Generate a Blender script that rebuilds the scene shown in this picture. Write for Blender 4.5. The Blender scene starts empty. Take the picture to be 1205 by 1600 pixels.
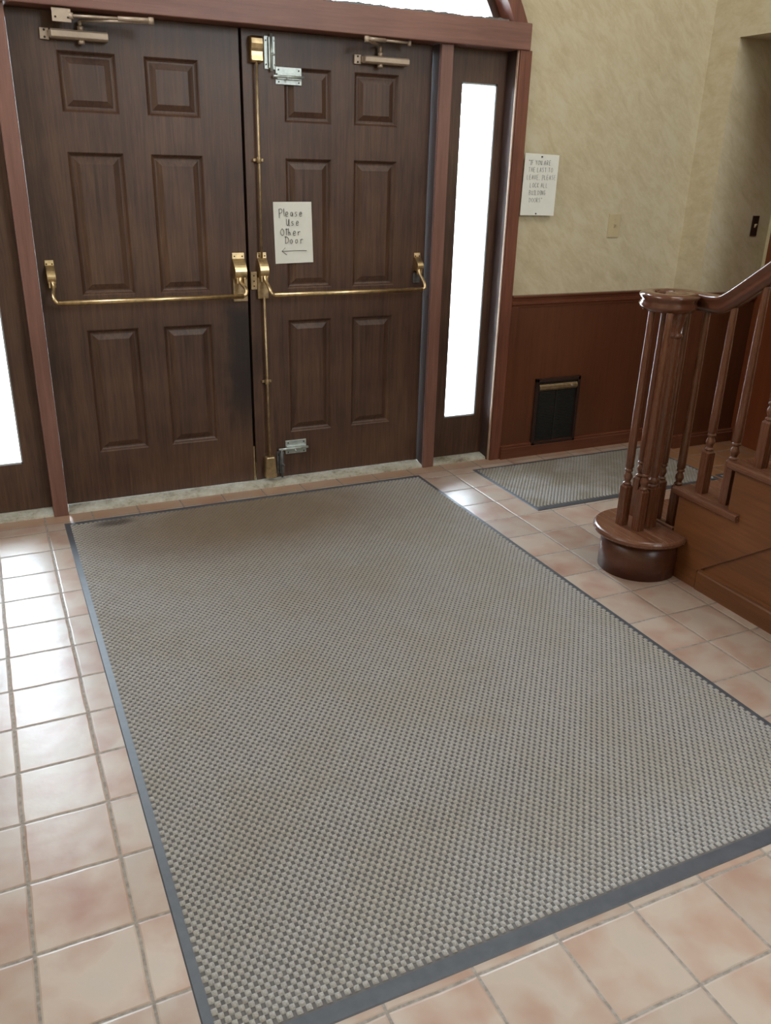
import bpy, bmesh, math, random
import numpy as np
from mathutils import Vector, Matrix
random.seed(4)
SC = bpy.context.scene
COL = SC.collection
PI = math.pi

# ------------------------------------------------------------------ camera, light, exposure
cam_d = bpy.data.cameras.new('camera'); cam = bpy.data.objects.new('camera', cam_d); COL.objects.link(cam)
cam.location = (-1.15254, -3.90619, 1.56053)
cam.rotation_euler = (1.177926, -0.025396, -0.434893)
cam_d.sensor_fit = 'VERTICAL'; cam_d.sensor_height = 24.0; cam_d.lens = 1307.87 / 1600 * 24.0
cam_d.clip_start = 0.05; cam_d.clip_end = 200
SC.camera = cam
SC.view_settings.view_transform = 'Standard'
SC.view_settings.look = 'None'
SC.view_settings.gamma = 1.0
SC.view_settings.use_curve_mapping = False
SC.view_settings.exposure = 0.0
SC.cycles.use_denoising = True

W = bpy.data.worlds.new('sky'); SC.world = W; W.use_nodes = True
bg = W.node_tree.nodes['Background']
bg.inputs[0].default_value = (0.76, 0.88, 1.0, 1); bg.inputs[1].default_value = 48.0

def area(name, loc, target, sx, sy, power, col):
    d = bpy.data.lights.new(name, 'AREA'); d.shape = 'RECTANGLE'; d.size = sx; d.size_y = sy
    d.energy = power; d.color = col
    o = bpy.data.objects.new(name, d); COL.objects.link(o); o.location = loc
    o.rotation_euler = (Vector(target) - Vector(loc)).to_track_quat('-Z', 'Y').to_euler()
    return o
def portal(name, loc, sx, sy):
    o = area(name, loc, (loc[0], loc[1] - 1, loc[2]), sx, sy, 0, (1, 1, 1)); o.data.cycles.is_portal = True
portal('daylight_left_sidelight', (-1.205, 0.17, 1.10), 0.21, 1.72)
portal('daylight_right_sidelight', (1.205, 0.17, 1.10), 0.21, 1.72)
portal('daylight_arched_window', (0, 0.17, 2.62), 2.7, 0.8)
# unseen fill lamps added for the hall: behind the camera, left and at the ceiling
area('added_back_fill', (1.75, -6.85, 3.0), (0.6, -0.6, 0.9), 1.5, 2.6, 165, (0.86, 0.93, 1.0))  # added lamp, no window modelled; placed so the alcove stays darker
area('added_side_fill', (-2.5, -1.05, 3.1), (2.57, -0.5, 1.4), 1.3, 1.9, 82, (0.92, 0.95, 1.0))  # added lamp, no window modelled; set near the door wall to brighten the jog
area('added_ceiling_fill', (1.5, -2.6, 4.45), (1.3, -2.4, 0), 1.2, 1.2, 30, (0.98, 0.97, 0.95))

# ------------------------------------------------------------------ helpers
def srgb(r, g, b):
    def f(c):
        c /= 255.0
        return c / 12.92 if c <= 0.04045 else ((c + 0.055) / 1.055) ** 2.4
    return (f(r), f(g), f(b), 1)

class NT:
    def __init__(s, name):
        s.m = bpy.data.materials.new(name); s.m.use_nodes = True
        s.t = s.m.node_tree; s.t.nodes.clear()
        s.out = s.n('ShaderNodeOutputMaterial')
    def n(s, typ, **kw):
        o = s.t.nodes.new(typ)
        for k, v in kw.items(): setattr(o, k, v)
        return o
    def put(s, sock, v):
        if v is None: return
        if isinstance(v, bpy.types.NodeSocket): s.t.links.new(v, sock)
        else: sock.default_value = v
    def math(s, op, a, b=None, c=None):
        o = s.n('ShaderNodeMath', operation=op)
        s.put(o.inputs[0], a); s.put(o.inputs[1], b)
        if c is not None: s.put(o.inputs[2], c)
        return o.outputs[0]
    def coord(s, scale=(1, 1, 1), rot=(0, 0, 0), kind='Object'):
        tc = s.n('ShaderNodeTexCoord'); mp = s.n('ShaderNodeMapping')
        mp.inputs['Scale'].default_value = scale; mp.inputs['Rotation'].default_value = rot
        s.t.links.new(tc.outputs[kind], mp.inputs[0]); return mp.outputs[0]
    def noise(s, vec, scale, detail=4, rough=0.55, dist=0.0):
        o = s.n('ShaderNodeTexNoise'); s.put(o.inputs['Vector'], vec)
        o.inputs['Scale'].default_value = scale; o.inputs['Detail'].default_value = detail
        o.inputs['Roughness'].default_value = rough; o.inputs['Distortion'].default_value = dist
        return o.outputs['Fac']
    def ramp(s, fac, stops):
        o = s.n('ShaderNodeValToRGB'); s.put(o.inputs[0], fac)
        e = o.color_ramp.elements
        e[0].position = stops[0][0]; e[1].position = stops[-1][0]
        for p, c in stops[1:-1]: e.new(p)
        for el, (p, c) in zip(sorted(e, key=lambda q: q.position), stops): el.color = c if len(c) == 4 else (*c, 1)
        return o.outputs[0]
    def mix(s, fac, a, b, mode='MIX'):
        o = s.n('ShaderNodeMix', data_type='RGBA', blend_type=mode)
        s.put(o.inputs['Factor'], fac); s.put(o.inputs['A'], a); s.put(o.inputs['B'], b)
        return o.outputs['Result']
    def smooth(s, v, lo, hi):
        o = s.n('ShaderNodeMapRange', interpolation_type='SMOOTHSTEP')
        s.put(o.inputs[0], v); o.inputs[1].default_value = lo; o.inputs[2].default_value = hi
        return o.outputs[0]
    def bsdf(s, color, rough=0.5, metal=0.0, bump=None, bstr=0.3, bdist=0.002, spec=0.5, coat=0.0):
        p = s.n('ShaderNodeBsdfPrincipled')
        s.put(p.inputs['Base Color'], color); s.put(p.inputs['Roughness'], rough)
        s.put(p.inputs['Metallic'], metal); s.put(p.inputs['Specular IOR Level'], spec)
        p.inputs['Coat Weight'].default_value = coat; p.inputs['Coat Roughness'].default_value = 0.15
        if bump is not None:
            b = s.n('ShaderNodeBump'); b.inputs['Strength'].default_value = bstr; b.inputs['Distance'].default_value = bdist
            s.put(b.inputs['Height'], bump); s.t.links.new(b.outputs[0], p.inputs['Normal'])
        s.t.links.new(p.outputs[0], s.out.inputs[0]); return s.m

def wood(name, dark, light, axis='z', rough=0.35, grain=60, streak=0.5, coat=0.0, big=2.0, spec=0.5, bstr=0.15):
    n = NT(name)
    st = {'x': (0.05, 1, 1), 'y': (1, 0.05, 1), 'z': (1, 1, 0.05)}[axis]
    v = n.coord(scale=st)
    warp = n.noise(v, 7, 3, 0.6, 0.6)
    fine = n.noise(v, grain * 2.2, 5, 0.7, 0.2)
    med = n.noise(v, grain * 0.5, 4, 0.6, 1.0)
    pat = n.noise(n.coord(), big, 2, 0.5)
    f = n.math('ADD', n.math('MULTIPLY', fine, 0.45), n.math('MULTIPLY', med, 0.55))
    f = n.math('ADD', n.math('MULTIPLY', f, 0.75), n.math('MULTIPLY', warp, 0.25))
    f = n.math('ADD', f, n.math('MULTIPLY', n.math('SUBTRACT', pat, 0.5), 0.35))
    lo = 0.5 - 0.25 * streak / 0.5 * 0.8; hi = 0.5 + 0.25 * streak / 0.5 * 0.8
    c = n.ramp(f, [(max(0, lo), dark), (min(1, hi), light)])
    return n.bsdf(c, n.math('ADD', rough - 0.06, n.math('MULTIPLY', fine, 0.14)), 0, fine, bstr, 0.001, spec, coat)

def plain(name, col, rough=0.5, metal=0.0, var=0.12, scale=30, spec=0.5, bstr=0.1):
    n = NT(name)
    f = n.noise(n.coord(), scale, 4, 0.6)
    d = tuple(c * (1 - var) for c in col[:3]) + (1,); l = tuple(min(1, c * (1 + var)) for c in col[:3]) + (1,)
    c = n.ramp(f, [(0.35, d), (0.65, l)])
    return n.bsdf(c, n.math('ADD', rough - 0.05, n.math('MULTIPLY', f, 0.1)), metal, f, bstr, 0.0006, spec)

# ------------------------------------------------------------------ materials
M = {}
def door_wood(name, patch):
    n = NT(name)
    v = n.coord(scale=(1, 1, 0.045))
    fine = n.noise(v, 150, 5, 0.7, 0.2); med = n.noise(v, 36, 4, 0.6, 1.2)
    big = n.noise(n.coord(), 2.2, 3, 0.6)
    f = n.math('ADD', n.math('MULTIPLY', fine, 0.5), n.math('MULTIPLY', med, 0.5))
    f = n.math('ADD', f, n.math('MULTIPLY', n.math('SUBTRACT', big, 0.5), 0.5))
    c = n.ramp(f, [(0.28, srgb(48, 30, 23)), (0.5, srgb(76, 52, 39)), (0.75, srgb(104, 76, 56))])
    if patch:   # blackened, worn strip below the push bar at the meeting edge
        sp = n.n('ShaderNodeSeparateXYZ'); n.t.links.new(n.coord(), sp.inputs[0])
        wob = n.math('MULTIPLY', n.math('SUBTRACT', n.noise(n.coord(), 6, 4, 0.6), 0.5), 0.16)
        x = n.math('ADD', sp.outputs[0], wob)
        mx = n.smooth(x, 0.76, 0.86)
        mz = n.math('MULTIPLY', n.smooth(sp.outputs[2], 0.15, 0.55), n.math('SUBTRACT', 1.0, n.smooth(n.math('ADD', sp.outputs[2], wob), 0.88, 0.98)))
        c = n.mix(n.math('MULTIPLY', n.math('MULTIPLY', mx, mz), 0.82), c, srgb(18, 14, 17))
        # pale scuffs near the bottom rail
        sc = n.smooth(n.noise(n.coord(scale=(1, 1, 2.5)), 45, 3, 0.7), 0.70, 0.74)
        lowz = n.math('SUBTRACT', 1.0, n.smooth(sp.outputs[2], 0.03, 0.22))
        c = n.mix(n.math('MULTIPLY', n.math('MULTIPLY', sc, lowz), 0.6), c, srgb(150, 125, 95))
    return n.bsdf(c, n.math('ADD', 0.34, n.math('MULTIPLY', fine, 0.16)), 0, fine, 0.25, 0.001)
M['door_l'] = door_wood('dark_stained_door_wood_worn', True)
M['door_r'] = door_wood('dark_stained_door_wood', False)
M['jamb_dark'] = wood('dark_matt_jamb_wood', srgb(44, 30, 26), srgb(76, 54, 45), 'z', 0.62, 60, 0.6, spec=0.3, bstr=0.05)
M['frame_red'] = wood('red_brown_frame_wood', srgb(96, 62, 52), srgb(140, 100, 88), 'z', 0.42, 50, 0.5)
M['header'] = wood('red_brown_header_wood', srgb(98, 62, 52), srgb(144, 102, 88), 'x', 0.42, 45, 0.5)
M['casing'] = wood('casing_oak', srgb(78, 40, 28), srgb(134, 82, 62), 'z', 0.38, 60, 0.45)
M['edge_pale'] = plain('pale_reflection_edge', srgb(160, 130, 108), 0.6, 0, 0.08, 40)  # pale tone paints in the light reflected along the casing edge
M['wains'] = wood('mahogany_wainscot', srgb(74, 38, 22), srgb(104, 60, 37), 'z', 0.34, 55, 0.6)
M['wains_x'] = wood('mahogany_rail', srgb(80, 42, 27), srgb(116, 68, 47), 'x', 0.24, 55, 0.6)
M['wains_y'] = wood('mahogany_rail_side', srgb(76, 36, 24), srgb(112, 62, 44), 'y', 0.30, 55, 0.6)
M['orange'] = wood('orange_brown_door_wood', srgb(96, 46, 22), srgb(128, 68, 36), 'z', 0.36, 40, 0.6)
M['stair'] = wood('stair_oak_panel', srgb(84, 48, 24), srgb(136, 86, 50), 'y', 0.36, 34, 0.55)
M['stair_dark'] = wood('stair_oak_riser', srgb(66, 34, 22), srgb(98, 56, 38), 'x', 0.30, 40, 0.55)
M['tread'] = wood('stair_oak_tread', srgb(88, 54, 38), srgb(128, 86, 64), 'y', 0.25, 45, 0.5)
M['rail'] = wood('handrail_oak', srgb(74, 42, 30), srgb(108, 66, 47), 'y', 0.18, 45, 0.8, coat=0.35, bstr=0.0)
M['bal'] = wood('baluster_oak', srgb(84, 48, 31), srgb(116, 72, 49), 'z', 0.26, 70, 0.8, coat=0.15, bstr=0.0)
M['brass'] = plain('worn_brass', srgb(212, 188, 146), 0.34, 1.0, 0.18, 40)
M['brass_dull'] = plain('dull_brass', srgb(172, 150, 116), 0.45, 0.9, 0.2, 40)
M['brass_pale'] = plain('pale_bronze_closer_paint', srgb(172, 154, 136), 0.40, 0.35, 0.06, 30)
M['steel'] = plain('galvanised_steel', srgb(178, 186, 182), 0.38, 0.55, 0.14, 60)
M['steel_dirty'] = plain('tarnished_steel', srgb(104, 104, 104), 0.45, 0.6, 0.25, 60)
M['dark'] = plain('dark_gap_rubber', srgb(16, 14, 14), 0.7, 0, 0.1)
M['screw'] = plain('dark_screw_head', srgb(46, 40, 34), 0.4, 0.6, 0.1)
M['paper'] = plain('white_paper', srgb(226, 226, 218), 0.8, 0, 0.02, 20, 0.2)
M['ink'] = plain('black_marker_ink', srgb(52, 52, 48), 0.7, 0, 0.1)
M['pencil'] = plain('grey_marker_ink', srgb(122, 124, 124), 0.7, 0, 0.1)
M['ivory'] = plain('ivory_plastic', srgb(192, 176, 140), 0.4, 0, 0.03)
M['ceil'] = plain('ceiling_paint', srgb(225, 220, 205), 0.8, 0, 0.03, 6)
M['pale_trim'] = plain('pale_painted_trim', srgb(200, 188, 150), 0.55, 0, 0.04)
M['vent_frame'] = plain('dark_brown_vent_metal', srgb(52, 34, 28), 0.4, 0.2, 0.15, 40)
M['vent_core'] = plain('charcoal_vent_mesh', srgb(46, 44, 40), 0.5, 0.3, 0.25, 90)
M['bevel_white'] = plain('pale_glazing_bead', srgb(176, 180, 184), 0.5, 0, 0.05)
M['rubber'] = plain('blue_grey_mat_rubber', srgb(72, 74, 80), 0.48, 0, 0.14, 22)
M['concrete'] = plain('outside_concrete', srgb(196, 196, 194), 0.8, 0, 0.06, 5)

def threshold_mat():
    n = NT('dirty_stone_threshold')
    a = n.noise(n.coord(), 9, 6, 0.7); b = n.noise(n.coord(), 60, 4, 0.7)
    c = n.ramp(n.math('ADD', n.math('MULTIPLY', a, 0.7), n.math('MULTIPLY', b, 0.3)),
               [(0.36, srgb(124, 112, 92)), (0.48, srgb(178, 175, 160)), (0.64, srgb(206, 206, 196))])
    return n.bsdf(c, 0.5, 0, b, 0.3, 0.001)
M['thresh'] = threshold_mat()

def wallpaper():
    n = NT('mottled_wallpaper')
    v0 = n.coord(rot=(0, -0.75, 0)); mp = n.n('ShaderNodeMapping'); mp.inputs['Scale'].default_value = (1, 1, 2.3)
    n.t.links.new(v0, mp.inputs[0]); v = mp.outputs[0]
    a = n.noise(v, 7, 6, 0.62, 0.5); b = n.noise(v, 26, 4, 0.65, 0.3); g = n.noise(n.coord(), 1.4, 2)
    f = n.math('ADD', n.math('MULTIPLY', a, 0.62), n.math('ADD', n.math('MULTIPLY', b, 0.26), n.math('MULTIPLY', g, 0.12)))
    c = n.ramp(f, [(0.30, srgb(176, 163, 132)), (0.46, srgb(192, 179, 148)), (0.56, srgb(200, 189, 160)), (0.72, srgb(204, 196, 174))])
    return n.bsdf(c, 0.55, 0, b, 0.06, 0.001, 0.3)
M['paperwall'] = wallpaper()

def tiles():
    n = NT('terracotta_floor_tiles')
    tc = n.n('ShaderNodeTexCoord'); sp = n.n('ShaderNodeSeparateXYZ'); n.t.links.new(tc.outputs['Object'], sp.inputs[0])
    PX, PY, Y0 = 0.2088, 0.2082, -0.166
    wob = n.noise(tc.outputs['Object'], 9, 2)
    wv = n.math('MULTIPLY', n.math('SUBTRACT', wob, 0.5), 0.006)
    ux = n.math('DIVIDE', n.math('ADD', sp.outputs[0], wv), PX)
    uy = n.math('DIVIDE', n.math('ADD', n.math('SUBTRACT', sp.outputs[1], Y0), wv), PY)
    ix = n.math('FLOOR', ux); iy = n.math('FLOOR', uy)
    fx = n.math('ABSOLUTE', n.math('SUBTRACT', n.math('FRACT', ux), 0.5))
    fy = n.math('ABSOLUTE', n.math('SUBTRACT', n.math('FRACT', uy), 0.5))
    e = n.math('MAXIMUM', fx, fy)
    grout = n.smooth(e, 0.477, 0.489)
    cmb = n.n('ShaderNodeCombineXYZ'); n.put(cmb.inputs[0], ix); n.put(cmb.inputs[1], iy)
    wn = n.n('ShaderNodeTexWhiteNoise', noise_dimensions='3D'); n.t.links.new(cmb.outputs[0], wn.inputs['Vector'])
    off = n.n('ShaderNodeVectorMath', operation='MULTIPLY_ADD')
    n.t.links.new(wn.outputs['Color'], off.inputs[0]); off.inputs[1].default_value = (7, 7, 7); n.t.links.new(tc.outputs['Object'], off.inputs[2])
    cl = n.noise(off.outputs[0], 9.0, 3, 0.42, 0.25); cl2 = n.noise(off.outputs[0], 4.2, 2, 0.4)
    fin = n.noise(tc.outputs['Object'], 60, 4, 0.6)
    f = n.math('ADD', n.math('MULTIPLY', cl, 0.6), n.math('MULTIPLY', cl2, 0.4))
    c = n.ramp(f, [(0.30, srgb(156, 119, 102)), (0.44, srgb(168, 142, 126)), (0.56, srgb(176, 158, 144)), (0.70, srgb(172, 158, 144))])
    tone = n.math('ADD', 0.90, n.math('MULTIPLY', wn.outputs['Value'], 0.16))
    c = n.mix(1.0, c, tone, 'MULTIPLY')
    gc = n.ramp(fin, [(0.35, srgb(120, 108, 98)), (0.65, srgb(152, 142, 132))])
    gb = n.math('SUBTRACT', n.smooth(sp.outputs[1], -0.084, -0.080), n.smooth(sp.outputs[1], -0.078, -0.074))
    c = n.mix(n.math('MULTIPLY', n.smooth(sp.outputs[1], -0.08, -0.075), 0.6), c, srgb(158, 124, 96))   # cut border tiles along the wall
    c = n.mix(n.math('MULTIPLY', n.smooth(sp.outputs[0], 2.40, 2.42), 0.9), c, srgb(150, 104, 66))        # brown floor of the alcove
    grout = n.math('MAXIMUM', grout, gb)
    c = n.mix(grout, c, gc)
    h = n.math('ADD', n.math('MULTIPLY', n.math('SUBTRACT', 1.0, n.smooth(e, 0.462, 0.489)), 1.0), n.math('MULTIPLY', n.noise(tc.outputs['Object'], 14, 3, 0.5), 0.9))
    r = n.math('ADD', n.math('ADD', 0.29, n.math('MULTIPLY', cl, 0.12)), n.math('MULTIPLY', grout, 0.35))
    return n.bsdf(c, r, 0, h, 0.5, 0.003)
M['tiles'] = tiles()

def pile(name, dirt_shade):
    n = NT(name)
    tc = n.n('ShaderNodeTexCoord')
    a = n.noise(tc.outputs['Object'], 300, 3, 0.7); b = n.noise(tc.outputs['Object'], 3.5, 4, 0.6)
    c = n.ramp(a, [(0.3, srgb(134, 130, 126)), (0.7, srgb(174, 170, 165))])
    c = n.mix(n.math('MULTIPLY', n.smooth(b, 0.42, 0.62), 0.30 if dirt_shade else 0.55), c, srgb(148, 138, 120) if dirt_shade else srgb(128, 118, 98))
    if dirt_shade:
        sp = n.n('ShaderNodeSeparateXYZ'); n.t.links.new(tc.outputs['Object'], sp.inputs[0])
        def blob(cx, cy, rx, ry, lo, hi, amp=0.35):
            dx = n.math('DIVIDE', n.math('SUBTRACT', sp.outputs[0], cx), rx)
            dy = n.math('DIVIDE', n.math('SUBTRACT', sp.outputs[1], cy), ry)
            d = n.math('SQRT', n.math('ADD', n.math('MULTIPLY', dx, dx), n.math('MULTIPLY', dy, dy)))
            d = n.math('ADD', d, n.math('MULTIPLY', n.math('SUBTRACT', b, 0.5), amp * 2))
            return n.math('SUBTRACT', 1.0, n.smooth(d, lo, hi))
        # trodden-in brown dust and painted-in shade in front of the doors; dark spill by the left corner (mat origin = its far-left corner)
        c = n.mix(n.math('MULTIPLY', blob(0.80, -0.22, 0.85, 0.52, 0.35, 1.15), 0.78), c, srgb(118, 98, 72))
        c = n.mix(n.math('MULTIPLY', blob(0.21, -0.08, 0.11, 0.05, 0.3, 1.2), 0.75), c, srgb(48, 38, 30))
    return n.bsdf(c, 0.9, 0, a, 0.4, 0.001, 0.15)
M['pile'] = pile('taupe_mat_pile_dust_shade', True)
M['pile2'] = pile('taupe_mat_pile', False)
M['mat_base'] = plain('charcoal_mat_backing', srgb(98, 94, 93), 0.8, 0, 0.15, 60, 0.2)

def glass():
    n = NT('clear_window_glass')
    t = n.n('ShaderNodeBsdfTransparent'); t.inputs[0].default_value = (0.95, 0.97, 0.97, 1)
    g = n.n('ShaderNodeBsdfGlossy'); g.inputs['Roughness'].default_value = 0.02
    fr = n.n('ShaderNodeFresnel'); fr.inputs[0].default_value = 1.45
    mx = n.n('ShaderNodeMixShader')
    n.t.links.new(fr.outputs[0], mx.inputs[0]); n.t.links.new(t.outputs[0], mx.inputs[1]); n.t.links.new(g.outputs[0], mx.inputs[2])
    n.t.links.new(mx.outputs[0], n.out.inputs[0]); return n.m
M['glass'] = glass()

# ------------------------------------------------------------------ mesh builder
class MB:
    def __init__(s): s.v = []; s.f = []; s.sm = []
    def add(s, vs, fs, smooth=False):
        b = len(s.v); s.v += [tuple(p) for p in vs]
        for f in fs: s.f.append(tuple(b + i for i in f)); s.sm.append(smooth)
        return s
    def box(s, x0, x1, y0, y1, z0, z1):
        x0, x1 = sorted((x0, x1)); y0, y1 = sorted((y0, y1)); z0, z1 = sorted((z0, z1))
        v = [(x0,y0,z0),(x1,y0,z0),(x1,y1,z0),(x0,y1,z0),(x0,y0,z1),(x1,y0,z1),(x1,y1,z1),(x0,y1,z1)]
        return s.add(v, [(0,3,2,1),(4,5,6,7),(0,1,5,4),(1,2,6,5),(2,3,7,6),(3,0,4,7)])
    def prism(s, pts, a, b, axis='x', smooth=False):
        """2D outline extruded between a and b along axis. pts: x-axis (y,z); y-axis (x,z); z-axis (x,y)"""
        def P(p, t): return {'x': (t, p[0], p[1]), 'y': (p[0], t, p[1]), 'z': (p[0], p[1], t)}[axis]
        n = len(pts)
        base = len(s.v)
        s.add([P(p, a) for p in pts] + [P(p, b) for p in pts], [])
        for i in range(n):
            j = (i + 1) % n; s.f.append((base + i, base + j, base + n + j, base + n + i)); s.sm.append(smooth)
        s.f.append(tuple(base + i for i in range(n))[::-1]); s.sm.append(False)
        s.f.append(tuple(base + n + i for i in range(n))); s.sm.append(False)
        return s
    def lathe(s, prof, c=(0, 0), seg=20, smooth=True):
        """prof: list (r,z); axis z through c"""
        b = len(s.v); n = len(prof)
        for r, z in prof:
            for k in range(seg):
                a = 2 * PI * k / seg; s.v.append((c[0] + r * math.cos(a), c[1] + r * math.sin(a), z))
        for i in range(n - 1):
            for k in range(seg):
                k2 = (k + 1) % seg
                s.f.append((b + i*seg + k, b + i*seg + k2, b + (i+1)*seg + k2, b + (i+1)*seg + k)); s.sm.append(smooth)
        s.f.append(tuple(b + k for k in range(seg))[::-1]); s.sm.append(False)
        s.f.append(tuple(b + (n-1)*seg + k for k in range(seg))); s.sm.append(False)
        return s
    def tube(s, pts, r, seg=10, cap=True):
        pts = [Vector(p) for p in pts]; b = len(s.v); n = len(pts)
        rs = r if isinstance(r, (list, tuple)) else [r] * n
        t0 = (pts[1] - pts[0]).normalized()
        u = t0.cross(Vector((0, 0, 1)))
        if u.length < 1e-3: u = t0.cross(Vector((1, 0, 0)))
        u.normalize()
        for i, p in enumerate(pts):
            t = (pts[min(i+1, n-1)] - pts[max(i-1, 0)]).normalized()
            u = (u - t * u.dot(t)).normalized(); w = t.cross(u)
            for k in range(seg):
                a = 2 * PI * k / seg; q = p + (u * math.cos(a) + w * math.sin(a)) * rs[i]; s.v.append(tuple(q))
        for i in range(n - 1):
            for k in range(seg):
                k2 = (k + 1) % seg
                s.f.append((b + i*seg + k, b + i*seg + k2, b + (i+1)*seg + k2, b + (i+1)*seg + k)); s.sm.append(True)
        if cap:
            s.f.append(tuple(b + k for k in range(seg))[::-1]); s.sm.append(False)
            s.f.append(tuple(b + (n-1)*seg + k for k in range(seg))); s.sm.append(False)
        return s
    def build(s, name, mat, parent=None, origin=None, bevel=0, loc=None):
        me = bpy.data.meshes.new(name)
        og = Vector(origin) if origin is not None else (parent_origin(parent) if parent else Vector((0, 0, 0)))
        me.from_pydata([tuple(Vector(v) - og) for v in s.v], [], s.f)
        me.polygons.foreach_set('use_smooth', s.sm)
        bm = bmesh.new(); bm.from_mesh(me); bmesh.ops.recalc_face_normals(bm, faces=bm.faces); bm.to_mesh(me); bm.free()
        me.materials.append(M[mat] if isinstance(mat, str) else mat)
        o = bpy.data.objects.new(name, me); COL.objects.link(o)
        if parent: o.parent = parent; o['_og'] = list(og)
        else:
            o.location = og if loc is None else loc; o['_og'] = list(og)
        if bevel:
            b = o.modifiers.new('bevel', 'BEVEL'); b.width = bevel; b.segments = 2; b.limit_method = 'ANGLE'; b.angle_limit = 0.7
        return o
def parent_origin(p): return Vector(p['_og'])
def thing(name, label, cat, loc=(0, 0, 0), group=None, kind=None):
    o = bpy.data.objects.new(name, None); COL.objects.link(o); o.location = loc; o['_og'] = list(loc)
    o.empty_display_size = 0.1
    if label: o['label'] = label
    if cat: o['category'] = cat
    if group: o['group'] = group
    if kind: o['kind'] = kind
    return o
def tag(o, label, cat, group=None, kind=None):
    o['label'] = label; o['category'] = cat
    if group: o['group'] = group
    if kind: o['kind'] = kind
    return o
def struct(name, mb, mat, label, cat, origin=(0, 0, 0), bevel=0):
    return tag(mb.build(name, mat, None, origin, bevel), label, cat, kind='structure')

# ------------------------------------------------------------------ the room shell
XL, XR, YB, ZC = -2.6, 3.03, -7.0, 4.6
XC, YA, ZS = 2.57, -0.20, 2.217          # bulkhead face, alcove back wall, alcove ceiling height
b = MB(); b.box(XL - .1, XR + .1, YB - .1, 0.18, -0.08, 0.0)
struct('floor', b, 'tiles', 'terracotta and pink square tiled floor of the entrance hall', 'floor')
b = MB(); b.box(XL - .1, XC + .1, YB - .1, 0.2, ZC, ZC + .1)
struct('ceiling', b, 'ceil', 'pale ceiling high above the entrance hall', 'ceiling')
b = MB(); b.box(XL - .1, XL, YB - .1, 0.2, 0, ZC)
struct('wall_left', b, 'paperwall', 'mottled cream wallpapered wall left of the entrance', 'wall')
b = MB(); b.box(XL, XR + .1, YB - .1, YB, 0, ZC)
struct('wall_back', b, 'paperwall', 'mottled cream wallpapered wall opposite the entrance doors', 'wall')
# door wall with rectangular opening under the header and a segmental arch above it
ZAC, RO = 1.534, 1.535
b = MB()
b.box(XL, -1.38, 0, 0.2, 0, 2.10); b.box(1.38, XR + .1, 0.0, 0.2, 0, 2.10)
xa = math.sqrt(RO**2 - (2.10 - ZAC)**2)
N = 40
ang0 = math.asin((2.10 - ZAC) / RO)
arc = [(RO * math.cos(ang0 + (PI - 2*ang0) * i / N), ZAC + RO * math.sin(ang0 + (PI - 2*ang0) * i / N)) for i in range(N + 1)]
pts_r = [(x, z) for x, z in arc]
for i in range(N):
    (x0, z0), (x1, z1) = arc[i], arc[i+1]
    b.prism([(x0, z0), (x0, ZC), (x1, ZC), (x1, z1)], 0.0, 0.2, 'y')
b.prism([(arc[0][0], 2.10), (XR + .1, 2.10), (XR + .1, ZC), (arc[0][0], ZC)], 0, 0.2, 'y')
b.prism([(arc[-1][0], 2.10), (XL, 2.10), (XL, ZC), (arc[-1][0], ZC)], 0, 0.2, 'y')
struct('wall_front', b, 'paperwall', 'mottled cream wallpapered wall around the double entrance doors', 'wall')
# right side: bulkhead over the lower-ceilinged alcove, alcove back wall, right wall
b = MB()
b.box(XC, XR + .1, YA, 0.0, 0, ZS)                       # jog: its left face is the narrow bright strip
b.box(XC, XC + .12, YB, 0.0, ZS, ZC)                     # bulkhead
b.box(XC + .12, XR + .1, YB, 0.0, ZS, ZS + .1)           # alcove ceiling
b.box(XR, XR + .1, YB, YA, 0, ZS)
b.box(XC, XC + .12, YB, -1.06, 0, ZS)                    # unseen wall beside the stairs, added to shade the alcove
struct('wall_right', b, 'paperwall', 'cream wallpapered wall with a low alcove at the right of the entrance', 'wall')

# wainscot, baseboards, chair rails
def rail_prof(y0, s=-1):   # outline (offset, z) of the chair rail
    return [(0, .862), (-.016, .862), (-.018, .872), (-.026, .880), (-.026, .892), (-.020, .897), (-.022, .912), (-.034, .918), (-.034, .927), (0, .927)]
WF = [(1.425, XC)]
b = MB(); b.box(1.425, XC, -0.012, 0, 0.07, 0.865)
b.box(1.425, 1.47, -0.018, 0, 0.07, 0.865)
struct('trim_1', b, 'wains', 'plain red brown wainscot panel under the light switch', 'wainscot', (1.4, 0, 0))
b = MB(); b.prism([(y, z) for y, z in rail_prof(0)], 1.425, XC, 'x')
struct('trim_2', b, 'wains_x', 'red brown chair rail below the wallpaper beside the doors', 'chair rail', (1.4, 0, 0))
def base_prof(): return [(0, 0), (-.034, 0), (-.034, .060), (-.028, .066), (-.030, .074), (-.018, .080), (0, .080)]
b = MB(); b.prism(base_prof(), 1.425, XC, 'x')
struct('baseboard_front', b, 'wains_x', 'red brown baseboard along the wall below the vent', 'baseboard', (1.4, 0, 0))
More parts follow.
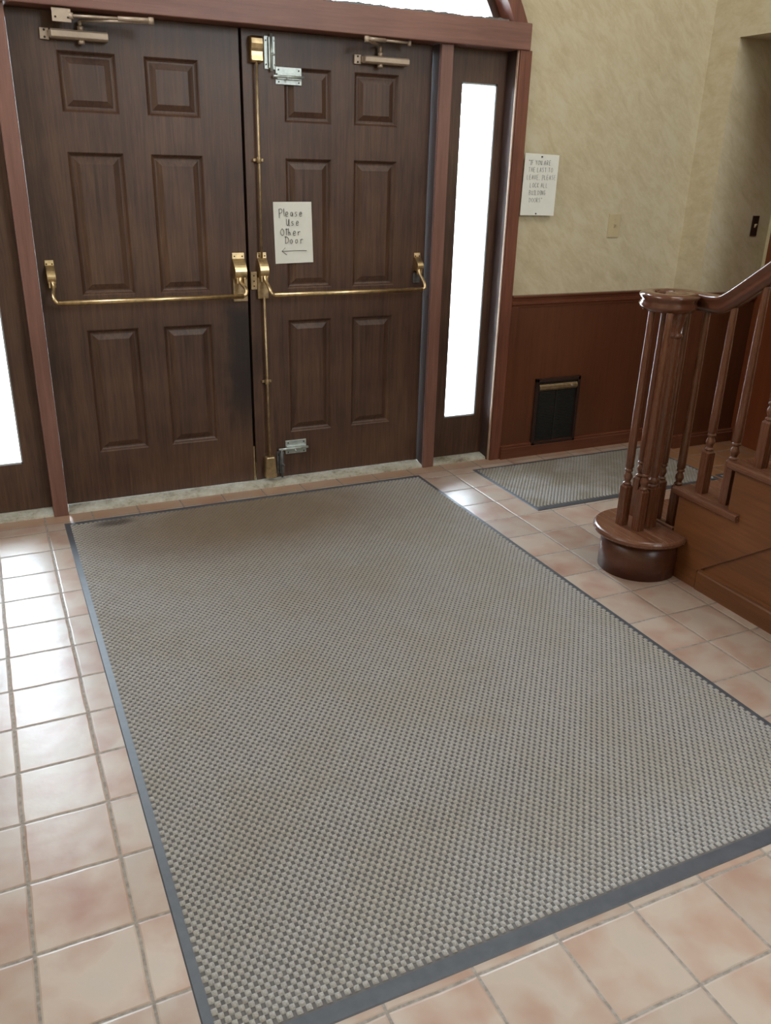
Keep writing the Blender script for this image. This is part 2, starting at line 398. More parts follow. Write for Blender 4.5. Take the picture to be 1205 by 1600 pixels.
# on the jog (faces left) and the alcove back wall
b = MB(); b.box(XC - .012, XC, YA - .0115, -0.03, 0.071, .864)
b.box(XC - .0115, XR, YA - .012, YA, .07, .865)
struct('trim_3', b, 'wains', 'dark wainscot panel in the alcove behind the staircase', 'wainscot', (XC, YA, 0))
b = MB()
b.prism([(XC + p, z) for p, z in rail_prof(0)], YA - .0335, -.0, 'y')
b.prism([(YA + p, z) for p, z in rail_prof(0)], XC - .033, XR, 'x')
struct('trim_4', b, 'wains_x', 'chair rail running round the alcove corner behind the handrail', 'chair rail', (XC, YA, 0))
b = MB()
b.prism([(XC + p, z * .995) for p, z in base_prof()], YA - .0335, -.03, 'y')
b.prism([(YA + p, z) for p, z in base_prof()], XC - .0332, XR, 'x')
struct('baseboard_right', b, 'wains_x', 'baseboard of the alcove behind the balusters', 'baseboard', (XC, YA, 0))

# ------------------------------------------------------------------ entrance frame
b = MB(); b.box(-1.409, 1.409, -0.030, 0.16, 2.090, 2.205); b.box(-.936, .936, .127, .158, 2.06, 2.095)
struct('trim_5', b, 'header', 'thick red brown header beam above the double doors', 'door header', (0, 0, 2.09), 0.004)
for nm, s, lab in (('trim_6', -1, 'red brown post between the left sidelight and the left door'),
                   ('trim_7', 1, 'red brown post between the right door and the right sidelight')):
    b = MB(); b.box(s * .937, s * 1.002, 0.0, 0.022, 0, 2.090)
    po = struct(nm, b, 'frame_red', lab, 'door post', (s * .97, 0, 0), 0.003)
    b = MB(); b.box(s * .9375, s * 1.0015, 0.022, 0.15, 0.0, 2.090); b.build('jamb', 'jamb_dark', po)
for nm, s, lab in (('trim_8', -1, 'red brown casing on the outer side of the left sidelight'),
                   ('trim_9', 1, 'red brown casing between the right sidelight and the wainscot')):
    b = MB(); b.box(s * 1.358, s * 1.425, -0.022, 0.0, 0, 2.090)
    po = struct(nm, b, 'casing', lab, 'window casing', (s * 1.39, 0, 0), 0.002)
    b = MB(); b.box(s * 1.350, s * 1.385, 0.0, .12, 0, 2.090); b.build('jamb', 'jamb_dark', po)
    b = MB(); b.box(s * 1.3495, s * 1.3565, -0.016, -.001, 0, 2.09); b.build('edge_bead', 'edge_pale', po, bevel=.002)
# arch casing
def ring(r0, r1, zc, y0, y1, zmin, seg=48):
    m = MB()
    a0 = math.asin((zmin - zc) / r0); a1 = math.asin((zmin - zc) / r1)
    L = []
    for i in range(seg + 1):
        t = i / seg
        A0 = a0 + (PI - 2*a0) * t; A1 = a1 + (PI - 2*a1) * t
        L.append(((r0*math.cos(A0), zc + r0*math.sin(A0)), (r1*math.cos(A1), zc + r1*math.sin(A1))))
    for i in range(seg):
        m.prism([L[i][0], L[i][1], L[i+1][1], L[i+1][0]], y0, y1, 'y')
    return m
b = ring(1.475, 1.541, ZAC, -0.020, 0.16, 2.205)
struct('trim_10', b, 'casing', 'curved red brown casing around the arched window', 'window casing', (0, 0, 2.2))
# arched window
w3 = thing('window_3', 'bright arched window above the header beam', 'window', (0, .1, 2.205), kind='structure')
m = ring(1.435, 1.475, ZAC, .085, .125, 2.205); m.box(-1.3, 1.3, .085, .125, 2.205, 2.222)
m.box(-.012, .012, .09, .12, 2.22, ZAC + 1.45)
m.build('window_frame', 'door_r', w3)
gl = MB(); NN = 40
ag = math.asin((2.222 - ZAC) / 1.44)
gp = [(1.44*math.cos(ag + (PI-2*ag)*i/NN), ZAC + 1.44*math.sin(ag + (PI-2*ag)*i/NN)) for i in range(NN+1)]
gl.prism(gp, .102, .106, 'y'); gl.build('glass_pane', 'glass', w3)
# ragged dusty caulk line on the header ledge under the glass
ck = MB(); xs = np.linspace(-1.28, 1.28, 150); rr = random.Random(3)
tops = [2.2065 + .006 * rr.random() + .004 * abs(math.sin(x * 9)) for x in xs]
ck.prism([(float(xs[0]), 2.2045)] + [(float(x), t) for x, t in zip(xs, tops)] + [(float(xs[-1]), 2.2045)], -.022, .01, 'y')
ck.build('caulk_bead', 'steel_dirty', w3)

# sidelights
def sidelight(nm, s, lab):
    w = thing(nm, lab, 'window', (s * 1.176, .08, .024), kind='structure')
    x0, x1 = 1.002, 1.350; g0, g1, z0, z1 = 1.100, 1.303, 0.250, 1.945
    m = MB(); Y0, Y1 = .080, .122
    m.box(s*x0, s*g0, Y0, Y1, .024, 2.09); m.box(s*g1, s*x1, Y0, Y1, .024, 2.09)
    m.box(s*g0, s*g1, Y0, Y1, .024, z0); m.box(s*g0, s*g1, Y0, Y1, z1, 2.09)
    m.build('window_frame', 'door_r', w)
    m = MB()
    m.box(s*g0, s*(g0+.007), Y0+.006, Y1, z0, z1); m.box(s*(g1-.007), s*g1, Y0+.006, Y1, z0, z1)
    m.box(s*g0, s*g1, Y0+.006, Y1, z0, z0+.008); m.box(s*g0, s*g1, Y0+.006, Y1, z1-.008, z1)
    m.build('glazing_bead', 'bevel_white', w)
    m = MB(); m.box(s*g0, s*g1, .104, .108, z0, z1); m.build('glass_pane', 'glass', w)
    return w
sidelight('window_1', -1, 'bright narrow sidelight window at the far left of the doors')
sidelight('window_2', 1, 'bright narrow sidelight window to the right of the double doors')

# thresholds
b = MB()
prof = [(0.012, 0.0), (0.014, .012), (.03, .015), (.08, .022), (.18, .024), (.18, 0.0)]
b.prism(prof, -.937, .937, 'x')
struct('trim_11', b, 'thresh', 'worn grey threshold under the double doors', 'threshold')
for nm, s, lab in (('trim_12', -1, 'pale grey sill under the left sidelight'), ('trim_13', 1, 'pale grey sill under the right sidelight')):
    b = MB(); b.prism(prof, s * 1.002, s * 1.35, 'x'); struct(nm, b, 'thresh', lab, 'threshold')
# outside paving
b = MB(); b.box(-30, 30, .18, 40, -.12, -.01)
struct('ground', b, 'concrete', 'pale paving outside the entrance', 'ground')

# ------------------------------------------------------------------ doors
ZR = [1.952, 1.728, 1.578, .994, .841, .266]
def door_leaf(x0, x1, pcols, y=.08, th=.045, z0=.027, z1=2.088):
    m = MB()
    xs = sorted([x0, x1] + [v for c in pcols for v in c]); zs = sorted([z0, z1] + ZR)
    panels = [(min(c), max(c), ZR[i+1], ZR[i]) for c in pcols for i in (0, 2, 4)]
    def isp(xa, xb, za, zb):
        return any(abs(xa-p[0]) < 1e-6 and abs(xb-p[1]) < 1e-6 and za >= p[2]-1e-6 and zb <= p[3]+1e-6 for p in panels)
    for i in range(len(xs)-1):
        for j in range(len(zs)-1):
            if not isp(xs[i], xs[i+1], zs[j], zs[j+1]):
                m.add([(xs[i], y, zs[j]), (xs[i+1], y, zs[j]), (xs[i+1], y, zs[j+1]), (xs[i], y, zs[j+1])], [(0, 1, 2, 3)])
    for (a, c, d, e) in panels:
        rings = [(0, 0), (.004, .003), (.010, .011), (.016, .014), (.022, .014), (.044, .005), (.046, .004)]
        V = []
        for off, dep in rings:
            V += [(a+off, y+dep, d+off), (c-off, y+dep, d+off), (c-off, y+dep, e-off), (a+off, y+dep, e-off)]
        F = []
        for r in range(len(rings)-1):
            for k in range(4):
                F.append((4*r+k, 4*r+(k+1) % 4, 4*r+4+(k+1) % 4, 4*r+4+k))
        F.append(tuple(4*(len(rings)-1)+k for k in range(4)))
        m.add(V, F)
    yb = y + th
    m.add([(x0, yb, z0), (x1, yb, z0), (x1, yb, z1), (x0, yb, z1)], [(0, 3, 2, 1)])
    for (p, q) in (((x0, z0), (x1, z0)), ((x1, z0), (x1, z1)), ((x1, z1), (x0, z1)), ((x0, z1), (x0, z0))):
        m.add([(p[0], y, p[1]), (q[0], y, q[1]), (q[0], yb, q[1]), (p[0], yb, p[1])], [(0, 1, 2, 3)])
    return m
def leaf_obj(name, mb, mat, label, origin):
    me_o = mb.build(name, mat, None, origin)
    bm = bmesh.new(); bm.from_mesh(me_o.data); bmesh.ops.remove_doubles(bm, verts=bm.verts, dist=1e-5)
    bmesh.ops.recalc_face_normals(bm, faces=bm.faces); bm.to_mesh(me_o.data); bm.free()
    return tag(me_o, label, 'door', kind='structure')
A0, A1, B0, B1 = .759, .532, .418, .191
d1 = leaf_obj('door_1', door_leaf(-.932, -.012, [(-A0, -A1), (-B0, -B1)]), 'door_l', 'dark six panel entrance door, left of the pair, without a paper sign', (-.932, .08, 0))
d2 = leaf_obj('door_2', door_leaf(.002, .932, [(B1, B0), (A1, A0)]), 'door_r', 'dark six panel entrance door, right of the pair, with a handwritten sign on it', (.002, .08, 0))
# meeting stile strip behind the gap
m = MB(); m.box(-.03, .02, .1255, .135, .026, 2.10); m.build('astragal', 'dark', d2)
m = MB(); m.box(-.0115, -.004, .0785, .1, .03, .21); m.build('brass_weatherstrip', 'brass_dull', d1)
m = MB(); m.box(.0008, .0022, .079, .12, .03, .12); m.build('edge_plate', 'brass_dull', d2)

def housing(m, xc, w, ztop=1.165, zbot=1.045, y=.08, out=.052):
    h = ztop - zbot
    pr = [(y, ztop)]
    pr += [(y-.006, ztop), (y-.008, ztop - .22*h)]
    for i in range(9):
        t = i / 8; pr.append((y - .008 - (out-.008) * math.sin(t * PI * .62) / 1.0, ztop - .22*h - t * .60*h))
    pr += [(y - out*.72, zbot + .02*h), (y, zbot)]
    m.prism(pr, xc - w/2, xc + w/2, 'x', smooth=False)
def screws(parent, pts, r=.0035, mat='screw'):
    for (x, y, z) in pts:
        m = MB(); m.tube([(x, y, z), (x, y-.002, z)], r, 8); m.build('screw', mat, parent)
def push_bar(door, hl, hr, xa, xb, zbar=.9815, ybar=-.03):
    """hl/hr = (centre x, width, top z, bottom z) of the two housings; bar runs xa..xb"""
    m = MB()
    rad = .0105
    for (h, xe, sg) in ((hl, xa, 1), (hr, xb, -1)):
        pass
    pL = [(hl[0]+.002, .045, hl[3]+.012), (hl[0]+.004, .028, hl[3]-.012), (xa, -.015, zbar+.03), (xa+.004, ybar, zbar+.010), (xa+.016, ybar, zbar)]
    pR = [(xb-.016, ybar, zbar), (xb-.004, ybar, zbar+.010), (xb, -.015, zbar+.03), (hr[0]-.004, .028, hr[3]-.012), (hr[0]-.002, .045, hr[3]+.012)]
    def sm(P, n=5):
        out = []
        P = [Vector(p) for p in P]
        for i in range(len(P)-1):
            p0, p1, p2, p3 = P[max(i-1, 0)], P[i], P[i+1], P[min(i+2, len(P)-1)]
            for k in range(n):
                t = k / n
                out.append(0.5*((2*p1) + (-p0+p2)*t + (2*p0-5*p1+4*p2-p3)*t*t + (-p0+3*p1-3*p2+p3)*t**3))
        out.append(P[-1]); return out
    L = sm(pL); R = sm(pR)
    m.tube(L + R, [.0085]*len(L) + [.0085]*len(R), 12)
    m.tube([(xa+.018, ybar, zbar), (xb-.018, ybar, zbar)], rad, 14)
    bar = m.build('push_bar', 'brass', door)
    for h in (hl, hr):
        m = MB(); housing(m, h[0], h[1], h[2], h[3])
        # fork lugs that hold the bar arm
        for q in (-1, 1):
            m.box(h[0] + q*h[1]*.30 - .004, h[0] + q*h[1]*.30 + .004, .036, .050, h[3]-.016, h[3]+.01)
        m.build('bar_housing', 'brass', bar, bevel=.0015)
        screws(bar, [(h[0]-h[1]*.32, .0735, h[2]-.016), (h[0]+h[1]*.32, .0735, h[2]-.016)])
    return bar
bl = push_bar(d1, (-.883, .036, 1.148, 1.052), (-.052, .058, 1.165, 1.045), -.888, -.046)
br = push_bar(d2, (.062, .044, 1.165, 1.050), (.888, .034, 1.150, 1.062), .068, .888)
m = MB(); m.box(-.084, -.016, .062, .08, .945, 1.05); m.box(-.014, -.0125, .07, .1, .99, 1.07); m.build('latch_case', 'brass_dull', d1, bevel=.004)
m = MB(); m.box(.034, .088, .060, .08, .952, 1.052); m.build('latch_case', 'brass_dull', d2, bevel=.004)
sp_ = MB(); sp_.box(.003, .034, .066, .08, .995, 1.078); st = sp_.build('latch_strike', 'brass_dull', d2, bevel=.002)
screws(st, [(.018, .0655, 1.06), (.018, .0655, 1.035), (.018, .0655, 1.012)])
# right end of the right bar: darker bracket behind
m = MB(); m.box(.868, .905, .066, .08, 1.0, 1.052); m.build('hinge_side_bracket', 'steel_dirty', d2, bevel=.003)
# vertical rod with top and bottom latch boxes on the right door
m = MB(); m.tube([(.058, .052, 1.97), (.057, .052, 1.5), (.055, .052, 1.14)], .0058, 10); m.tube([(.062, .052, .96), (.066, .052, .5), (.068, .052, .12)], .0058, 10)
rod = m.build('vertical_rod', 'brass_dull', d2)
m = MB(); m.prism([(.08, 2.060), (.052, 2.060), (.040, 2.050), (.036, 2.030), (.040, 2.012), (.046, 2.0), (.046, 1.985), (.040, 1.965), (.05, 1.958), (.08, 1.958)], .032, .088, 'x')
m.build('top_latch_box', 'brass', rod, bevel=.004)
m = MB(); m.prism([(.044, .155), (.093, .155), (.103, .05), (.097, .036), (.044, .036), (.038, .05)], .040, .08, 'y'); m.build('bottom_latch_box', 'brass_dull', rod, bevel=.007)
for (x, z) in ((.056, 1.567), (.065, .548)):
    m = MB(); m.tube([(x, .052, z-.012), (x, .052, z+.012)], .011, 12); m.box(x-.024, x+.024, .062, .08, z-.006, z+.006); m.build('rod_guide', 'brass_dull', rod, bevel=.001)

def barrel_bolt(door, kind, x0, x1, z0, z1, mat, ext):
    """surface bolt; plate spans the rectangle, rod runs along its long axis and sticks out by ext"""
    m = MB(); m.box(x0, x1, .074, .08, z0, z1)
    if kind == 'h':
        zc = (z0 + z1) / 2 - .004
        m.box(x0+.004, x1-.004, .062, .076, zc-.011, zc+.013)
        pts = [(x0+.014, z1-.012), (x1-.014, z1-.012), (x0+.014, z0+.010), (x1-.014, z0+.010)]
    else:
        xc = (x0 + x1) / 2 + .004
        m.box(xc-.012, xc+.012, .062, .076, z0+.004, z1-.004)
        pts = [(x0+.008, z1-.018), (x0+.008, z0+.018), (x1-.006, z0+.018), (x1-.006, z1-.018)]
    p = m.build('barrel_bolt', mat, door, bevel=.0015)
    m = MB()
    if kind == 'h': m.tube([(x0-ext, .062, zc), (x1+.006, .062, zc)], .0065, 12); m.tube([((x0+x1)/2-.01, .062, zc), ((x0+x1)/2-.01, .045, zc-.014)], .004, 8)
    else: m.tube([(xc, .062, z0-ext), (xc, .062, z1+ext)], .0065, 12); m.tube([(xc, .062, (z0+z1)/2), (xc+.008, .046, (z0+z1)/2-.01)], .004, 8)
    m.build('bolt_rod', mat, p)
    screws(p, [(x, .0735, z) for x, z in pts], .0034)
    return p
barrel_bolt(d2, 'v', .100, .150, 1.937, 2.066, 'steel', .008)
barrel_bolt(d2, 'h', .150, .272, 1.880, 1.950, 'steel', .014)
barrel_bolt(d2, 'h', .160, .274, .150, .222, 'steel', .040)
barrel_bolt(d2, 'v', .112, .150, .048, .168, 'steel_dirty', .018)

def closer(door, x0, x1, z0, z1, xs, elbow, fore_end, plate=None, valve=True):
    m = MB(); yc = .048
    m.prism([(.078, z0), (.034, z0), (.026, z0+.006), (.026, z1-.006), (.034, z1), (.078, z1)], x0, x1, 'x')
    m.box(x0-.038, x0-.004, .066, .08, z0-.004, z1+.004); m.box(x0-.006, x0+.002, .05, .08, z0+.004, z1-.004)
    c = m.build('door_closer', 'brass_pale', door, bevel=.002)
    m = MB(); m.tube([(xs, yc, z1), (xs, yc, z1+.016)], .012, 12); m.tube([(xs, yc, z0), (xs, yc, z0-.014)], .013, 12); m.tube([(xs, yc, z1+.016), (xs, yc, elbow[2]-.006)], .008, 10)
    m.build('pivot_cap', 'brass_pale', c)
    screws(c, [(x0-.021, .0655, z1-.004), (x0-.021, .0655, z0+.004)], .0045)
    m = MB()
    e = Vector(elbow); f = Vector(fore_end)
    m.tube([(xs, yc, elbow[2]-.006), tuple(e - Vector((0, 0, .006)))], .006, 8)
    m.tube([tuple(e), tuple(e + (f - e) * .42)], .0085, 10); m.tube([tuple(e + (f - e) * .42), tuple(f)], .0055, 10)
    m.tube([tuple(e - Vector((0, 0, .014))), tuple(e + Vector((0, 0, .010)))], .011, 12)
    m.tube([tuple(f - Vector((0, 0, .012))), tuple(f + Vector((0, 0, .010)))], .009, 12)
    m.build('closer_arm', 'brass_pale', c)
    if plate:
        m = MB(); m.box(plate[0], plate[1], plate[2], plate[2]+.006, plate[3], plate[4]); m.box(plate[0], plate[1], plate[2], plate[2]+.03, plate[4]-.004, plate[4])
        q = m.build('soffit_bracket', 'brass_pale', c, bevel=.0015)
        screws(q, [(plate[0]+.012, plate[2]-.0004, (plate[3]+plate[4])/2-.008), (plate[1]-.012, plate[2]-.0004, (plate[3]+plate[4])/2-.008)], .004)
closer(d1, -.776, -.560, 1.988, 2.021, -.662, (-.408, -.085, 2.062), (-.700, -.02, 2.062), (-.770, -.700, -.024, 2.038, 2.086))
closer(d2, .562, .786, 1.988, 2.019, .645, (.522, -.078, 2.070), (.768, .0, 2.078))

# ------------------------------------------------------------------ handwriting
G = {
 'P': [[(.1,-.25),(.15,1)],[(.02,.86),(.35,1.02),(.62,.8),(.5,.52),(.14,.42)]], 'l': [[(.12,1.0),(.16,0)]],
 'e': [[(.02,.28),(.40,.34),(.36,.58),(.14,.56),(.03,.28),(.14,.02),(.42,.08)]],
 'a': [[(.40,.52),(.16,.56),(.04,.26),(.18,.02),(.36,.22),(.42,.52),(.42,.02)]],
 's': [[(.38,.54),(.14,.56),(.10,.38),(.34,.24),(.30,.04),(.02,.04)]],
 'U': [[(.05,.95),(.04,.3),(.20,0),(.42,.2),(.48,.92)],[(.48,.92),(.5,.05),(.6,.02)]],
 'O': [[(.34,.98),(.08,.72),(.06,.3),(.3,0),(.58,.24),(.62,.66),(.34,.98)]],
 't': [[(.2,1.0),(.2,.02)],[(.02,.86),(.5,.9)]], 'h': [[(.06,1.0),(.06,0)],[(.06,.34),(.24,.5),(.36,.36),(.38,.02)]],
 'r': [[(.06,.56),(.08,0)],[(.08,.36),(.22,.56),(.46,.54)]],
 'D': [[(.08,.98),(.06,0)],[(-.05,.9),(.36,.92),(.62,.6),(.44,.14),(.02,.0)]],
 'o': [[(.22,.56),(.04,.40),(.06,.1),(.24,0),(.40,.2),(.38,.46),(.22,.56)]],
 'I': [[(.2,1),(.2,0)],[(.04,1),(.36,1)],[(.04,0),(.36,0)]], 'F': [[(.06,1),(.06,0)],[(.06,1),(.5,1)],[(.06,.52),(.42,.54)]],
 'Y': [[(.02,1),(.26,.5)],[(.5,1),(.26,.5),(.24,0)]], 'A': [[(.02,0),(.26,1),(.5,0)],[(.1,.38),(.44,.38)]],
 'R': [[(.06,0),(.06,1),(.42,.92),(.42,.62),(.06,.5),(.5,0)]], 'E': [[(.48,1),(.06,1),(.06,0),(.5,0)],[(.06,.52),(.42,.52)]],
 'T': [[(.26,1),(.26,0)],[(.02,1),(.52,1)]], 'H': [[(.06,1),(.06,0)],[(.48,1),(.48,0)],[(.06,.5),(.48,.5)]],
 'L': [[(.06,1),(.06,0),(.46,0)]], 'S': [[(.46,.92),(.2,1),(.06,.78),(.42,.38),(.36,.04),(.04,.06)]],
 'V': [[(.02,1),(.26,0),(.5,1)]], 'K': [[(.06,1),(.06,0)],[(.48,1),(.08,.46),(.5,0)]],
 'C': [[(.48,.88),(.26,1),(.06,.6),(.1,.16),(.3,0),(.5,.12)]], 'B': [[(.06,0),(.06,1),(.4,.9),(.38,.58),(.06,.52),(.46,.36),(.42,.04),(.06,0)]],
 'N': [[(.06,0),(.06,1),(.46,0),(.48,1)]], 'G': [[(.48,.86),(.24,1),(.05,.6),(.1,.14),(.34,0),(.5,.2),(.48,.44),(.3,.44)]],
 '"': [[(.08,1.05),(.08,.8)],[(.22,1.05),(.22,.8)]], ',': [[(.1,.06),(.04,-.16)]], ' ': [],
}
def strokes(text, x, z, size, adv, y, w, m, jit=.03, seed=1):
    R_ = random.Random(seed)
    for ch in text:
        for line in G.get(ch, []):
            P = [(x + (px + R_.uniform(-jit, jit)) * size * .86, z + (pz + R_.uniform(-jit, jit)) * size) for px, pz in line]
            Q = []
            for i in range(len(P)-1):
                p0, p1, p2, p3 = P[max(i-1, 0)], P[i], P[i+1], P[min(i+2, len(P)-1)]
                for k in range(4):
                    t = k / 4
                    Q.append(tuple(.5*((2*p1[c]) + (-p0[c]+p2[c])*t + (2*p0[c]-5*p1[c]+4*p2[c]-p3[c])*t*t + (-p0[c]+3*p1[c]-3*p2[c]+p3[c])*t**3) for c in (0, 1)))
            Q.append(P[-1]); m.tube([(a, y, c) for a, c in Q], w, 5)
        x += adv * size * (.55 if ch in 'lI,"t ' else 1.0)
def paper_sheet(c4, y, bend=.004, n=14):
    """c4 corners TL,TR,BR,BL as (x,z); thin sheet whose edges lift slightly off the wall"""
    m = MB(); V = []; F = []
    for side, th in ((0, 0), (1, .0006)):
        for j in range(n+1):
            for i in range(n+1):
                u, v = i/n, j/n
                x = (c4[0][0]*(1-u)+c4[1][0]*u)*(1-v) + (c4[3][0]*(1-u)+c4[2][0]*u)*v
                z = (c4[0][1]*(1-u)+c4[1][1]*u)*(1-v) + (c4[3][1]*(1-u)+c4[2][1]*u)*v
                yy = y - bend * (v**3 * .5 + abs(2*u-1)**3 * .5)
                V.append((x, yy + th, z))
    s = (n+1)**2
    for j in range(n):
        for i in range(n):
            a = j*(n+1)+i; q = (a, a+1, a+n+2, a+n+1); F.append(q); F.append(tuple(s+k for k in q[::-1]))
    for i in range(n):
        for a, bq in ((i, i+1), (n*(n+1)+i, n*(n+1)+i+1), (i*(n+1), (i+1)*(n+1)), (i*(n+1)+n, (i+1)*(n+1)+n)):
            F.append((a, bq, bq+s, a+s))
    m.add(V, F, False); return m
sg = thing('paper_sign', 'white paper sign on the right door reading Please Use Other Door', 'sign', (.22, .0785, 1.113))
paper_sheet([(.125, 1.389), (.3145, 1.391), (.322, 1.115), (.131, 1.111)], .0785, .0015).build('paper', 'paper', sg)
m = MB(); Y_ = .0755
strokes('Please', .150, 1.325, .034, .66, Y_, .00115, m, seed=2)
strokes('Use', .188, 1.285, .031, .78, Y_, .00115, m, seed=3)
strokes('Other', .158, 1.240, .032, .76, Y_, .00115, m, seed=4)
strokes('Door', .180, 1.204, .032, .80, Y_, .00115, m, seed=5)
m.tube([(.165, Y_, 1.168), (.225, Y_, 1.170), (.288, Y_, 1.170)], .0011, 5)
m.tube([(.180, Y_, 1.184), (.163, Y_, 1.168), (.188, Y_, 1.152)], .0011, 5)
m.build('lettering', 'ink', sg)
sg2 = thing('paper_sign', 'white paper notice tacked to the wallpaper beside the right sidelight', 'sign', (1.53, -.003, 1.337))
paper_sheet([(1.430, 1.636), (1.638, 1.630), (1.634, 1.336), (1.424, 1.338)], -.0245, .006).build('paper', 'paper', sg2)
m = MB(); Y_ = -.0265
for t, x, z, sd in (('"IF YOU ARE', 1.455, 1.582, 1), ('THE LAST TO', 1.456, 1.548, 2), ('LEAVE, PLEASE', 1.450, 1.512, 3), ('LOCK ALL', 1.472, 1.474, 4), ('BUILDING', 1.470, 1.438, 5), ('DOORS"', 1.474, 1.402, 6)):
    strokes(t, x, z, .021, .72, Y_, .0007, m, .02, sd)
m.build('lettering', 'pencil', sg2)
for x, z in ((1.532, 1.620), (1.522, 1.346)):
    m = MB(); m.tube([(x, -.024, z), (x, -.031, z)], [.0045, .0035], 10); m.build('tack', 'steel_dirty', sg2)

# ------------------------------------------------------------------ light switches and vent
def switch(label, xc, zc, y, w, h, matp, mats):
    t = thing('light_switch', label, 'light switch', (xc, y, zc))
    m = MB(); m.box(xc-w/2, xc+w/2, y-.006, y, zc-h/2, zc+h/2); m.build('plate', matp, t, bevel=.002)
    m = MB(); m.prism([(y-.005, zc-.012), (y-.017, zc+.007), (y-.015, zc+.012), (y-.005, zc+.010)], xc-.005, xc+.005, 'x'); m.build('toggle', mats, t)
    screws(t, [(xc, y-.006, zc+h*.27), (xc, y-.006, zc-h*.27)], .003, matp)
switch('ivory light switch on the wallpaper above the chair rail', 2.066, 1.282, 0.0, .080, .124, 'ivory', 'ivory')
switch('small dark plated light switch inside the shaded alcove', 2.915, 1.292, YA, .05, .110, 'vent_frame', 'ivory')

v = thing('wall_vent', 'dark brown louvred wall vent with a brass coloured top panel in the wainscot', 'vent', (1.79, -.012, .062))
m = MB(); yv = -.012
X0, X1, Z0, Z1 = 1.632, 1.940, .062, .455
m.box(X0, X1, yv-.020, yv, Z1-.020, Z1); m.box(X0, X1, yv-.020, yv, Z0, Z0+.016); m.box(X0, X0+.018, yv-.020, yv, Z0, Z1); m.box(X1-.018, X1, yv-.020, yv, Z0, Z1)
m.build('vent_frame', 'vent_frame', v, bevel=.002)
m = MB(); m.box(X0+.018, X1-.018, yv-.003, yv, Z0+.016, Z1-.020)
for i in range(34):
    z = Z0 + .022 + i * .0098
    if z < .378: m.prism([(yv-.003, z), (yv-.010, z+.004), (yv-.009, z+.006), (yv-.003, z+.003)], X0+.030, X1-.030, 'x')
m.box(1.780, 1.790, yv-.011, yv-.003, Z0+.02, .38)
m.build('louvre', 'vent_core', v)
m = MB(); m.prism([(yv-.003, .424), (yv-.016, .422), (yv-.024, .412), (yv-.024, .396), (yv-.014, .384), (yv-.003, .384)], X0+.022, X1-.022, 'x'); tp = m.build('top_panel', 'brass_dull', v, bevel=.002)
m = MB(); m.tube([(1.872, yv-.022, .408), (1.872, yv-.034, .408)], .006, 10); m.build('knob', 'brass_pale', tp)

# door on the right wall of the alcove
m = MB(); m.box(XR-.030, XR-.002, -.98, -.250, .0, 2.02)
d3 = tag(m.build('door_3', 'orange', None, (XR, -.25, 0)), 'orange brown wooden door on the right wall behind the balusters', 'door', kind='structure')
m = MB(); m.box(XR-.012, XR, -.250, YA-.014, .0, 1.0)
struct('trim_15', m, 'orange', 'orange brown wooden corner post at the foot of the alcove', 'trim', (XR, YA, 0))
m = MB(); m.box(XR-.012, XR, -.250, YA-.014, 1.0, 2.06)
struct('trim_14', m, 'pale_trim', 'narrow pale corner strip beside the alcove door', 'trim', (XR, YA, 0))

